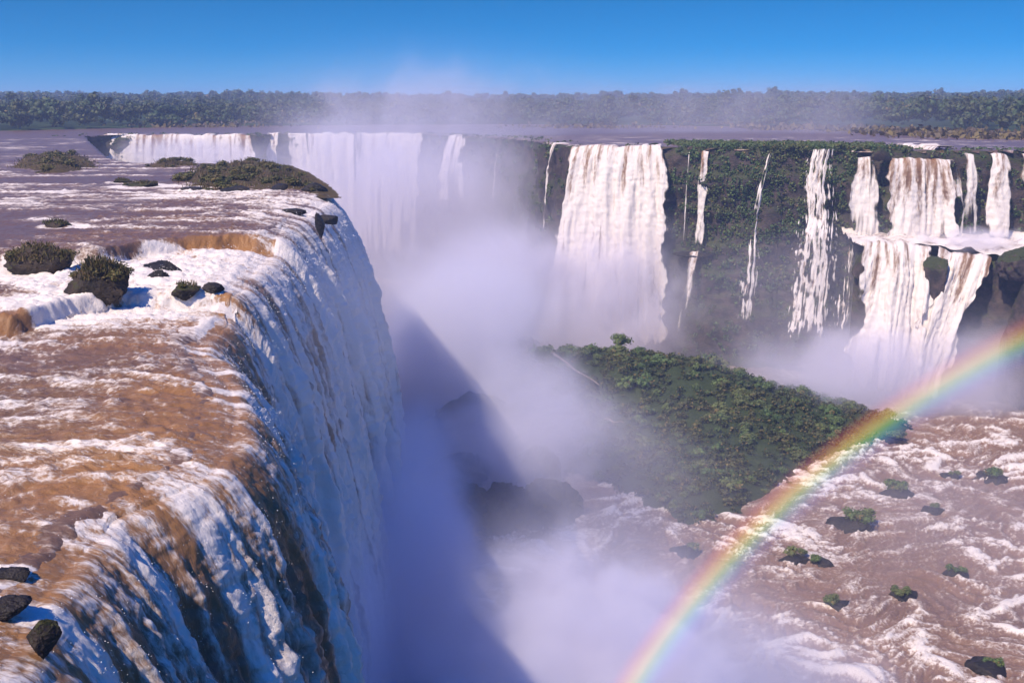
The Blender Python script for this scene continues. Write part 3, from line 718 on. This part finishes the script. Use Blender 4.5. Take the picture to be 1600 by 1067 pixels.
# fallen bare trunks on the island
def log(name, a, b, r, label):
    a, b = np.array(a), np.array(b); k = np.linspace(0, 1, 24)[:, None]; th = np.linspace(0, 2 * np.pi, 10)
    c = a + (b - a) * k; c[:, 2] += .25 * np.sin(k[:, 0] * 9); d = (b - a) / np.linalg.norm(b - a); u = np.cross(d, [0, 0, 1]); u /= np.linalg.norm(u); w = np.cross(d, u)
    rr = r * (1 - .6 * k) * (1 + .15 * np.sin(k * 23))
    V = c[:, None] + (rr * np.cos(th))[..., None] * u + (rr * np.sin(th))[..., None] * w
    return tag(grid_obj(name, V, M_WOOD, {}), label, "log")
def on_isl(px, py, y, dz): q = at_d(px, py, y); return (q[0], q[1], float(h_isl(np.array(q[0]), np.array(q[1]))) + dz)
log("fallen_log", on_isl(862, 566, 285, 2.2), on_isl(936, 606, 262, 3.6), .38, "longer bare fallen trunk lying across bushes on the island's left side")
log("fallen_log", on_isl(945, 638, 245, 2.6), on_isl(975, 650, 241, 3.0), .3, "short bare fallen trunk in the middle of the island's misty slope")

# ------------------------------------------------------------------ dark rocks and bush-topped rocks of the lower river
LOWROCKS = [
    ((640, 826), 8, 5, 7.0, "dark wet boulder jutting from blue shadowed mist at the foot of the left waterfall"),
    ((715, 798), 7.5, 5, 7.5, "flat-topped dark rock right of the boulder in the shadowed mist"),
    ((785, 795), 6, 5, 6.5, "smaller hazy rock right of the flat-topped dark rock"),
    ((855, 785), 7, 6, 6.0, "pale hazy boulder in the mist below the island's left end"),
    ((705, 745), 12, 6, 5.0, "long low rock ridge in the mist left of a white rapid"),
    ((600, 640), 5, 4, 4.0, "small dark rock in deep blue mist beside the foot of the left waterfall"),
    ((845, 730), 5, 4, 6, "bush-covered rock beside the white rapid left of the island"),
    ((660, 500), 16, 8, 7.0, "hazy dark boulder pile at the right foot of the left waterfall"),
    ((735, 515), 15, 8, 10.0, "hazy blue boulder ridge sloping down behind the left waterfall"),
    ((800, 545), 11, 7, 6.0, "hazy rounded rocks between the boulder ridge and the island"),
    ((760, 665), 14, 9, 9.5, "broad dark bush-covered mound at the island's misty left end"),
]
for i, ((px, py), rx, ry, rz, lab) in enumerate(LOWROCKS):
    x, y, z = at(px, py, ZB + rz * .5)
    rock("boulder", (x, y, ZB + rz * .15), (rx, ry, rz), lab, "boulder", 40 + i, M_ROCK if i not in (1, 6, 10) else M_MOSSROCK, 5, .3 * i, None, .34, False)
LOWBUSH = [
    ((1075, 858), 3.6, "dark green bush on a small rock left of the rainbow in brown rapids"),
    ((1243, 868), 3.3, "upright bright green bush on a rock just right of the rainbow"),
    ((1283, 872), 2.6, "low dark bush beside the upright green bush right of the rainbow"),
    ((1330, 815), 5.0, "wide misty bush clump on a rock right of the rainbow, above the rapids"),
    ((1458, 792), 2.6, "small grey-green bush at the edge of white foam on the right"),
    ((1492, 890), 2.6, "dark bush-topped rock standing alone in smooth brown water at right"),
    ((1411, 926), 2.6, "dark bush-topped rock amid bright foam in the lower right"),
    ((1305, 938), 2.7, "green tufted rock in brown rapids below the rainbow's right side"),
    ((1487, 737), 2.4, "small bush at the edge of the long foam band on the right"),
    ((1555, 742), 4.0, "low spread of bushes along the foam band near the right edge"),
    ((1400, 765), 4.0, "low misty bush patch right of the island tip"),
    ((1397, 682), 3.4, "dark bush on the rock at the tip of the wooded island"),
    ((1545, 1040), 3.0, "mossy rock awash in white foam in the bottom right corner"),
]
for i, ((px, py), r, lab) in enumerate(LOWBUSH):
    x, y, z = at(px, py + 8, ZB)
    t = bpy.data.objects.new("bushy_rock", None); COL.objects.link(t); t.location = (x, y, ZB); tag(t, lab, "bush")
    V, F = rock_mesh_v((r * 1.05, r * .8, r * .5), 70 + i, 4); ro = mesh_obj("rock", V, F, M_ROCK, t)
    R = np.random.default_rng(90 + i)
    for k in range(3 if r > 2.5 else 2):
        b = bpy.data.objects.new("bush", BUSHES[(i + k) % 8]); COL.objects.link(b); b.parent = t
        q = r * R.uniform(.28, .52); b.location = (R.uniform(-.55, .55) * r, R.uniform(-.3, .3) * r, r * .32 + q * .35); b.scale = (q, q, q * R.uniform(.8, 1.1)); b.rotation_euler = (0, 0, R.uniform(0, 6))

# ------------------------------------------------------------------ rocks and islets of the upper river
def grass_part(pts, size, n, parent, seed):
    """upright blades and tufts over the given surface points"""
    R = np.random.default_rng(seed); q = pts[R.integers(0, len(pts), n)] + R.normal(size=(n, 3)) * size * .35
    h = size * R.uniform(.6, 1.8, (n, 1)) * (1 + .6 * fbm(q[:, 0] / 1.5, q[:, 1] / 1.5, 2, seed))[:, None]; a = R.uniform(0, 6.28, n)
    wv = np.stack([np.cos(a), np.sin(a), 0 * a], 1) * size * .22; tip = np.stack([R.normal(size=n) * .35, R.normal(size=n) * .35, 1 + 0 * a], 1) * h
    V = np.stack([q - wv, q + wv, q + wv * .4 + tip, q - wv * .4 + tip], 1).reshape(-1, 3)
    return mesh_obj("grass", V, np.arange(4 * n).reshape(n, 4), M_GRASS, parent, smooth=False)
for i, ((px, py), r, grass, lab) in enumerate(UPROCKS):
    x, y, z = on_up(px, py)
    if grass:
        t = bpy.data.objects.new("grassy_rock", None); COL.objects.link(t); t.location = (x, y, z); tag(t, lab, "rock")
        V, F = rock_mesh_v(r, 20 + i, 5); V[:, 2] += r[2] * .1; mesh_obj("rock", V, F, M_MOSSROCK, t)
        top = V[(V[:, 2] > r[2] * .55)]; grass_part(top, .16 + .05 * r[2], 130 * grass, t, 300 + i)
        R = np.random.default_rng(60 + i)
        for k in range(grass):
            b = bpy.data.objects.new("shrub", SHRUBS[k % 5]); COL.objects.link(b); b.parent = t
            q = r[2] * R.uniform(.28, .50); b.location = (R.uniform(-.7, .7) * r[0], R.uniform(-.5, .5) * r[1], r[2] * R.uniform(.62, .9)); b.scale = (q * 1.5, q * 1.3, q); b.rotation_euler = (0, 0, R.uniform(0, 6))
    else:
        rock("rock", (x, y, z - (.12 if py < 850 else .34) - .25 * r[2]), (r[0] * 1.1, r[1] * 1.1, r[2] * 1.15), lab, "rock", 20 + i, M_MOSSROCK if "moss" in lab else M_ROCK, 5)

def islet(outline, hgt, label, n_shrub, group, shrub_label, seed, rmax=2.0):
    O = [on_up(px, py)[:2] for px, py in outline]
    xs = np.array([p[0] for p in O]); ys = np.array([p[1] for p in O])
    x, y = np.meshgrid(np.linspace(xs.min() - 2, xs.max() + 2, 150), np.linspace(ys.min() - 2, ys.max() + 2, 150), indexing='ij')
    def hh(x, y):
        ins = inside(x, y, O); d = np.where(ins, 1, -1) * edge_dist(x, y, O)
        return h_up(x, y) - .8 + (hgt + .8) * sst(-1.5, 7, d) * (.75 + .5 * fbm(x / 7, y / 7, 3, seed)) + .5 * ridge(x / 4, y / 4, 2, seed)
    keep = inside(x, y, O) | (edge_dist(x, y, O) < 1.8)
    t = bpy.data.objects.new("rocky_islet", None); COL.objects.link(t); tag(t, label, "islet"); zz = hh(x, y)
    P = np.stack([x, y, zz], -1); grid_obj("ground", P, M_ISLET, {}, None, keep[:-1, :-1], t)
    sel = inside(x, y, O) & (edge_dist(x, y, O) > .8) & (fbm(x / 6, y / 6, 3, seed + 9) > .02)
    grass_part(P[sel], .42, 30 * n_shrub, t, seed + 70)
    R = np.random.default_rng(seed); n = 0
    while n < n_shrub:
        a, b = R.uniform(xs.min(), xs.max()), R.uniform(ys.min(), ys.max())
        if inside(np.array(a), np.array(b), O) and edge_dist(np.array(a), np.array(b), O) > .6:
            q = R.uniform(.5, 1.0) ** 2 * rmax
            place("shrub", SHRUBS[n % 5], (a, b, float(hh(np.array(a), np.array(b))) + .25 * q), q, shrub_label, "shrub", group, sz=R.uniform(.7, 1.1)); n += 1
islet([(265, 292), (300, 300), (400, 298), (470, 296), (512, 304), (498, 288), (470, 268), (440, 256), (400, 253), (330, 258), (290, 264), (275, 278)], .6,
      "long flat grassy rock islet at the brink of the falls", 70, "shrubs on the long islet at the brink", "low yellow-green shrub on the long rocky islet at the brink", 5, 2.3)
islet([(0, 262), (60, 272), (120, 270), (170, 262), (150, 248), (110, 241), (70, 243), (20, 250)], .9,
      "low grassy rock islet in rapids at the far left", 26, "shrubs on the far left islet", "small dark shrub on the low islet at the far left", 6, 2.4)
islet([(212, 262), (260, 264), (330, 258), (300, 253), (240, 255)], 1.0,
      "thin strip of dark rocks at the brink left of the long islet", 12, "shrubs on the thin rock strip", "tiny dark shrub on the thin rock strip before the broad white fall", 8, 2.0)

for k, (px, py, a, lab) in enumerate(((300, 299, 1.3, "black stone at the front left edge of the long islet"), (372, 299, 1.7, "black stone at the middle of the long islet's front edge"),
        (438, 297, 1.2, "small black stone right of the middle of the long islet's front edge"), (492, 296, 1.6, "black stone at the right tip of the long islet"), (436, 268, 1.5, "black stone on the back slope of the long islet"))):
    x, y, z = on_up(px, py); rock("rock", (x, y, z + .2), (a * 1.5, a, a * .6), lab, "rock", 170 + k, M_ROCK, 4)
# rocks and greenery on the right cliff
for i, (loc, r, lab) in enumerate([
    ((120.5, 288, -35), (3.9, 4, 9.5), "dark triangular rock splitting the lower tier of the two-tier falls"),
    ((104, 297, -32), (5.5, 4, 6), "dark rounded rock at the left end of the shelf under the two-tier falls"),
    ((142.5, 281.5, -29), (7.5, 6, 6.5), "dark domed rock on the shelf at the right edge"),
    ((145, 281, -52), (11, 7, 23), "tall green-brown buttress below the domed rock at the right edge"),
    ((112, 315, -1.5), (3.6, 2.5, 2.2), "dark wedge of rock between the column and the brown-streaked sheet"),
    ((47, 349, .2), (3, 2, .9), "low dark rock in the stream above the bright cream waterfall"),
]): rock("crag", loc, r, lab, "rock", 140 + i, M_CLIFF, 5, .2 * i)
x0, y0, _ = at_d(1072, 362, 333)
def ledge():
    V, F = rock_mesh_v((7.5, 4, 1.2), 160, 4, .2); o = mesh_obj("rock_ledge", V, F, M_ROCK); o.location = (61, 334, -34.3)
    tag(o, "flat dark rock ledge catching the brown-topped column", "rock")
ledge()

def cliff_green():
    R = np.random.default_rng(31)
    x, y, z = RIMGRID; Cs, Ns = [], []
    S, nz = x.shape
    for _ in range(26000):
        i, j = R.integers(0, S), int(R.integers(0, nz))
        cx, cy, cz = x[i, j], y[i, j], z[i, j]
        px = 800 + FPX * cx / (cy * math.cos(PITCH))
        w = 1.0 if 1083 < px < 1350 else .25
        if 865 < px < 1052: w = .03
        if px < 865: w = .10
        g = float(fbm(np.array(cx / 9), np.array(cz / 9), 3, 91))
        if R.random() > w * (1.15 if cz > -30 else .55 if cz > -45 else .2) * (1 + 1.2 * g): continue
        r = R.uniform(.6, 1.5); m = 26
        d = R.normal(size=(m, 3)); d /= np.linalg.norm(d, axis=1, keepdims=True)
        Cs.append(np.array([cx, cy - .2, cz]) + d * r * np.array([1, .6, .8])); Ns.append(d)
    for _ in range(900):                                      # and the level ground behind the edge
        cx = R.uniform(56, 122); cy = float(np.interp(cx, [56, 80, 106, 122], [341, 331, 321, 316])) + R.uniform(0, 40)
        r = R.uniform(.6, 1.4); m = 26; d = R.normal(size=(m, 3)); d /= np.linalg.norm(d, axis=1, keepdims=True)
        Cs.append(np.array([cx, cy, .4]) + d * r * np.array([1, 1, .8])); Ns.append(d)
    V, F = leaf_quads(np.vstack(Cs), np.vstack(Ns), .42, R)
    tag(mesh_obj("cliff_vegetation", V, F, M_BUSH, smooth=False), "dense hanging greenery covering the right-hand cliff face", "vegetation", kind="stuff")
cliff_green()
G_RIMB = "bushes along the top of the right-hand cliff"
R = np.random.default_rng(32)
for i in range(78):
    px = R.uniform(1086, 1385); k = (px - 1086) / 300
    x, y, _ = at(px, 222 + 12 * k, 0); yy = np.interp(x, [56, 80, 106, 122], [341, 331, 321, 316]) + R.uniform(0, 20)
    r = R.uniform(.9, 2.0)
    place("bush", BUSHES[i % 8], (x, yy, .3 + .4 * r), r, "low green bush in the hedge along the top of the right-hand cliff", "bush", G_RIMB, sz=.9)

# ------------------------------------------------------------------ far shore, hills and forest
def shore(x):
    return np.interp(x, [-900, -420, -270, -200, -100, 0, 100, 180, 240, 300, 500], [430, 470, 550, 660, 720, 740, 700, 620, 500, 430, 380])
def h_hill(x, y):
    d = y - shore(x)
    return -1.0 + 2.0 * sst(-5, 25, d) + 19 * sst(60, 1700, d) + 4 * fbm(x / 260, y / 260, 3, 51) * sst(50, 600, d)
def hills():
    az = np.radians(np.linspace(-48, 44, 240)); D = 380 * (9000 / 380) ** np.linspace(0, 1, 160)
    A, Rr = np.meshgrid(az, D, indexing='ij'); x, y = Rr * np.sin(A), Rr * np.cos(A)
    z = h_hill(x, y); keep = (y > shore(x) - 6)[:-1, :-1]
    tag(grid_obj("hills", np.stack([x, y, z], -1), M_HILL, {}, None, keep), "low wooded hills behind the far river", "hills", kind="structure")
hills()
def forest():
    R = np.random.default_rng(41)
    P = []
    while len(P) < 7600:
        a = math.radians(R.uniform(-31, 31)); u = R.random(); D = 420 * (3200 / 420) ** (u)
        x, y = D * math.sin(a), D * math.cos(a); d = y - float(shore(x))
        if d < 1 or d > 2300: continue
        if R.random() < (.0 if d < 160 else .15): continue
        P.append((x, y, float(h_hill(np.array(x), np.array(y))), d))
    P = np.array(P)
    Vs, Fs, Ts, base = [], [], [], 0
    protos = [crown_arrays(600 + i, lobes=6, leaves=110, size=.2, squash=.85) for i in range(6)]
    for i, (x, y, z, d) in enumerate(P):
        V, Q, T = protos[i % 6]
        r = R.choice([2.6, 3.6, 4.6, 5.8, 7.2]) * R.uniform(.85, 1.15) * (1 + .35 * (d > 500)); h = R.uniform(5, 11) * (.3 + .5 * R.random() if d < 30 else 1.0)
        if R.random() < .10: h += R.uniform(2, 6)
        h += 2.2 * float(n2(np.array(x / 60), np.array(y / 60), 99))
        th = R.uniform(0, 6.28); c, s = math.cos(th), math.sin(th)
        W = np.stack([(V[:, 0] * c - V[:, 1] * s) * r + x, (V[:, 0] * s + V[:, 1] * c) * r + y, V[:, 2] * r * R.uniform(.8, 1.2) + z + h], 1)
        Vs.append(W); Fs.append(Q + base); Ts.append(T + base); base += len(V)
    V = np.vstack(Vs); Q = np.vstack(Fs); T = np.vstack(Ts)
    me = bpy.data.meshes.new("forest")
    me.vertices.add(len(V)); me.vertices.foreach_set("co", V.astype(np.float32).ravel())
    nl = Q.size + T.size; me.loops.add(nl); me.loops.foreach_set("vertex_index", np.concatenate([Q.ravel(), T.ravel()]).astype(np.int32))
    me.polygons.add(len(Q) + len(T)); me.polygons.foreach_set("loop_start", np.concatenate([np.arange(0, Q.size, 4), Q.size + np.arange(0, T.size, 3)]).astype(np.int32))
    me.update(calc_edges=True); me.materials.append(M_FOREST)
    o = bpy.data.objects.new("forest", me); COL.objects.link(o)
    tag(o, "dark green forest covering the far shore up to the skyline", "forest", kind="stuff")
forest()
def reeds():
    """brown reed banks and low bars in the far river"""
    R = np.random.default_rng(43); Cs = []
    for px, py, w, n in ((1120, 196, 26, 240), (1165, 200, 10, 90), (1205, 203, 14, 120), (1250, 201, 20, 160), (1305, 205, 20, 200), (1345, 204, 16, 160), (1400, 208, 40, 420), (1480, 212, 50, 520), (1570, 216, 60, 600), (560, 193, 60, 200), (300, 199, 60, 260), (420, 194, 40, 260), (930, 200, 60, 240)):
        x, y, _ = at(px, py, 0); k = y / FPX
        c = np.stack([x + R.normal(size=n) * w * k, y + R.normal(size=n) * 12, np.abs(R.normal(size=n)) * 1.2], 1); Cs.append(c)
    C = np.vstack(Cs); V, F = leaf_quads(C, np.tile([[0, -1, .2]], (len(C), 1)), 1.5, R)
    tag(mesh_obj("reeds", V, F, foliage_mat("reed_leaves", (.07, .05, .03), (.14, .095, .05), dry_amt=.4), smooth=False), "brown reed banks scattered in the far river", "reeds", kind="stuff")
reeds()
def walkway():
    t = bpy.data.objects.new("footbridge", None); COL.objects.link(t); a = at(335, 196.5, 0); b = at(425, 195.5, 0); t.location = (a[0], a[1], 0)
    tag(t, "low brown footbridge on posts crossing the far river behind the left falls", "footbridge")
    d = np.array(b) - np.array(a); L = np.linalg.norm(d); d /= L; n = np.array([-d[1], d[0], 0])
    BX = np.array([[-1, -1, -1], [1, -1, -1], [1, 1, -1], [-1, 1, -1], [-1, -1, 1], [1, -1, 1], [1, 1, 1], [-1, 1, 1]], float)
    BF = np.array([[0, 3, 2, 1], [4, 5, 6, 7], [0, 1, 5, 4], [1, 2, 6, 5], [2, 3, 7, 6], [3, 0, 4, 7]])
    def box(c, h): return np.array(c) + BX[:, :1] * h[0] * d + BX[:, 1:2] * h[1] * n + BX[:, 2:] * h[2] * np.array([0, 0, 1])
    mesh_obj("deck", box(d * L / 2 + [0, 0, 1.6], (L / 2, .7, .12)), BF, M_WOOD, t, smooth=False)
    mesh_obj("handrail", box(d * L / 2 + [0, 0, 2.8], (L / 2, .08, .08)), BF, M_WOOD, t, smooth=False)
    for k in range(12): mesh_obj("post", box(d * L * (k + .5) / 12 + [0, 0, .6], (.28, .35, 2.2)), BF, M_WOOD, t, smooth=False)
walkway()

# ------------------------------------------------------------------ rainbow
def rainbow():
    """the bow the sun behind the camera draws: its light painted in colour bands on a thin sheet, 42 degrees round the point opposite the sun"""
    f, c0 = FPX, math.cos(math.radians(41.6))
    az, el = math.radians(58.6), math.radians(-43.1)
    ax = np.array([math.sin(az) * math.cos(el), math.cos(az) * math.cos(el), math.sin(el)])
    u = np.cross(ax, [0, 0, 1]); u /= np.linalg.norm(u); v = np.cross(u, ax)
    Rg = 52.0; n, m = 220, 26
    th = np.linspace(.5 * np.pi, 1.5 * np.pi, n); k = np.linspace(0, 1, m)
    ang = np.radians(40.2 + 2.7 * k)
    dirs = np.cos(ang)[None, :, None] * ax + np.sin(ang)[None, :, None] * (np.cos(th)[:, None, None] * u + np.sin(th)[:, None, None] * v)
    B = np.array([0, 0, CAM_Z]) + dirs * Rg
    keep = (B[..., 2] < 12) & (B[..., 0] < 105)
    kk = np.broadcast_to(k, (n, m)); zz = B[..., 2]
    t = NT("rainbow_light")  # rainbow light painted as coloured bands on a see-through arc
    b = t.attr("band"); fd = t.attr("fade")
    r = t.add("ShaderNodeValToRGB"); e = r.color_ramp.elements
    cols = [(0, (.35, .25, .9)), (.2, (.25, .35, 1)), (.36, (.2, .75, .75)), (.48, (.45, .9, .25)), (.58, (1, .9, .2)), (.70, (1, .55, .12)), (.85, (1, .22, .12)), (1, (.8, .1, .12))]
    while len(e) < len(cols): e.new(.5)
    for q, (p, c) in zip(e, cols): q.position = p; q.color = (*c, 1)
    t.put(r.inputs[0], b)
    a = t.math('MULTIPLY', t.ramp(b, 0.0, .6), t.ramp(b, 1.0, .62)); a = t.math('MULTIPLY', t.math('MULTIPLY', a, fd), .22)
    df = t.add("ShaderNodeBsdfDiffuse"); t.put(df.inputs[0], r.outputs[0]); tr = t.add("ShaderNodeBsdfTransparent")
    mx = t.add("ShaderNodeMixShader"); t.put(mx.inputs[0], a); t.t.links.new(tr.outputs[0], mx.inputs[1]); t.t.links.new(df.outputs[0], mx.inputs[2]); t.surf(mx.outputs[0])
    o = grid_obj("rainbow", B, t.m, {"band": kk, "fade": sst(-42, -34, zz) * sst(12, 7, zz)}, None, keep[:-1, :-1])
    tag(o, "rainbow arc curving through the spray in front of the right-hand falls", "rainbow")
rainbow()

# ------------------------------------------------------------------ mist and haze
def mist(loc, r, label, dens, step=.8, **k):
    V, F = ICO[2]
    o = mesh_obj("mist", V * 1.03, F, volume_mat("mist_%s" % label.split()[0], dens, seed=loc[0] * .1, **k)); o.location = loc; o.scale = r; o.data.materials[0].cycles.volume_step_rate = step
    return tag(o, label, "mist", kind="stuff")
MIST = True
if MIST:
    mist((-19, 92, -43), (9, 27, 27), "blue shaded mist rising close against the left waterfall", .30, sharp=(.3, .5))
    mist((-15, 128, -50), (13, 48, 28), "blue mist wrapping the lower half of the left waterfall", .24, sharp=(.34, .52), nscale=7.0, step=.6)
    mist((-14, 138, -67), (16, 55, 23), "blue shaded mist low beside the left waterfall", .12, nscale=5.0)
    mist((-20, 290, -60), (34, 66, 36), "low mist over the water between the left waterfall and the island", .11, nscale=4.0)
    mist((-4, 243, -70), (44, 62, 22), "thin ground mist round the dark boulders left of the island", .16, nscale=7.0, sharp=(.40, .56), step=.6)
    mist((-17, 112, -10), (11, 62, 15), "thin spray added along the lip of the left waterfall to soften its shadow", .006, nscale=6.0, floor=.5)  # added to dim sunlight gradually at the lip, softening the shadow edge
    mist((4, 185, -42), (24, 60, 17), "torn wisps of spray added over the dark boulders to soften the shadow", .042, sharp=(.47, .60), nscale=9.0, floor=.04, step=.5)  # added lit wisps that lower the contrast of the gorge shadow
    mist((-10, 255, -38), (32, 78, 23), "pale spray drifting above the gorge behind the left waterfall", .052, sharp=(.42, .62), nscale=7.0, floor=.15, step=.6)  # second added wisp, veiling the far tip of the gorge shadow
    mist((8, 96, -56), (33, 50, 32), "bright billowing mist in the lower middle", .42, sharp=(.48, .56), nscale=9.0, det=4.0, step=.4, floor=.12)
    mist((30, 118, -63), (36, 44, 17), "pale mist drifting right from the billows over the lower river", .055, nscale=6.0)
    mist((6, 343, -50), (84, 34, 42), "white mist at the foot of the bright cream waterfall", .085, nscale=4.0)
    mist((34, 336, -54), (50, 22, 42), "dense white spray at the very foot of the bright cream waterfall", .15, nscale=5.0)
    mist((-50, 425, -30), (100, 62, 58), "huge white mist filling the head of the gorge", .040, nscale=3.0)
    mist((-40, 478, 4), (120, 62, 50), "spray plume rising above the head of the gorge", .018, sharp=(.46, .70), nscale=3.6)
    mist((110, 520, 6), (180, 70, 36), "thin drifting spray over the far river", .009, sharp=(.45, .65))
    mist((115, 284, -64), (84, 32, 30), "pinkish mist at the foot of the two-tier falls", .12, nscale=4.0)
    mist((135, 296, -25), (34, 12, 7), "thin mist over the rock shelf between the two tiers of the falls", .10, nscale=12.0, sharp=(.46, .6), floor=.0)
    mist((95, 303, -42), (82, 17, 36), "thin blue veil of spray before the right-hand cliff", .014)
    mist((-2, 400, -24), (36, 44, 50), "bright drifting mist before the dark wall at the head of the gorge", .017, nscale=4.0)
    mist((-130, 445, -8), (60, 26, 14), "low mist at the foot of the broad fall beyond the islet", .05)
    mist((10, 205, -62), (56, 60, 26), "thin veil of mist across the near side of the island", .016, nscale=5.0)
    mist((85, 190, -68), (70, 70, 12), "faint spray hanging over the lower river", .011, nscale=5.0)
def haze():
    V = np.array([[x, y, z] for z in (ZB - 4, 62) for x, y in ((-2600, -150), (2600, -150), (2600, 3600), (-2600, 3600))], float)
    F = np.array([[3, 2, 1, 0], [4, 5, 6, 7], [0, 1, 5, 4], [1, 2, 6, 5], [2, 3, 7, 6], [3, 0, 4, 7]])
    t = NT("haze"); v = t.add("ShaderNodeVolumePrincipled"); v.inputs["Color"].default_value = (.50, .66, 1.0, 1); v.inputs["Density"].default_value = .00028
    t.t.links.new(v.outputs[0], t.out.inputs[1])
    tag(mesh_obj("haze", V, F, t.m, smooth=False), "pale blue haze over the far forest", "haze", kind="stuff")
haze()
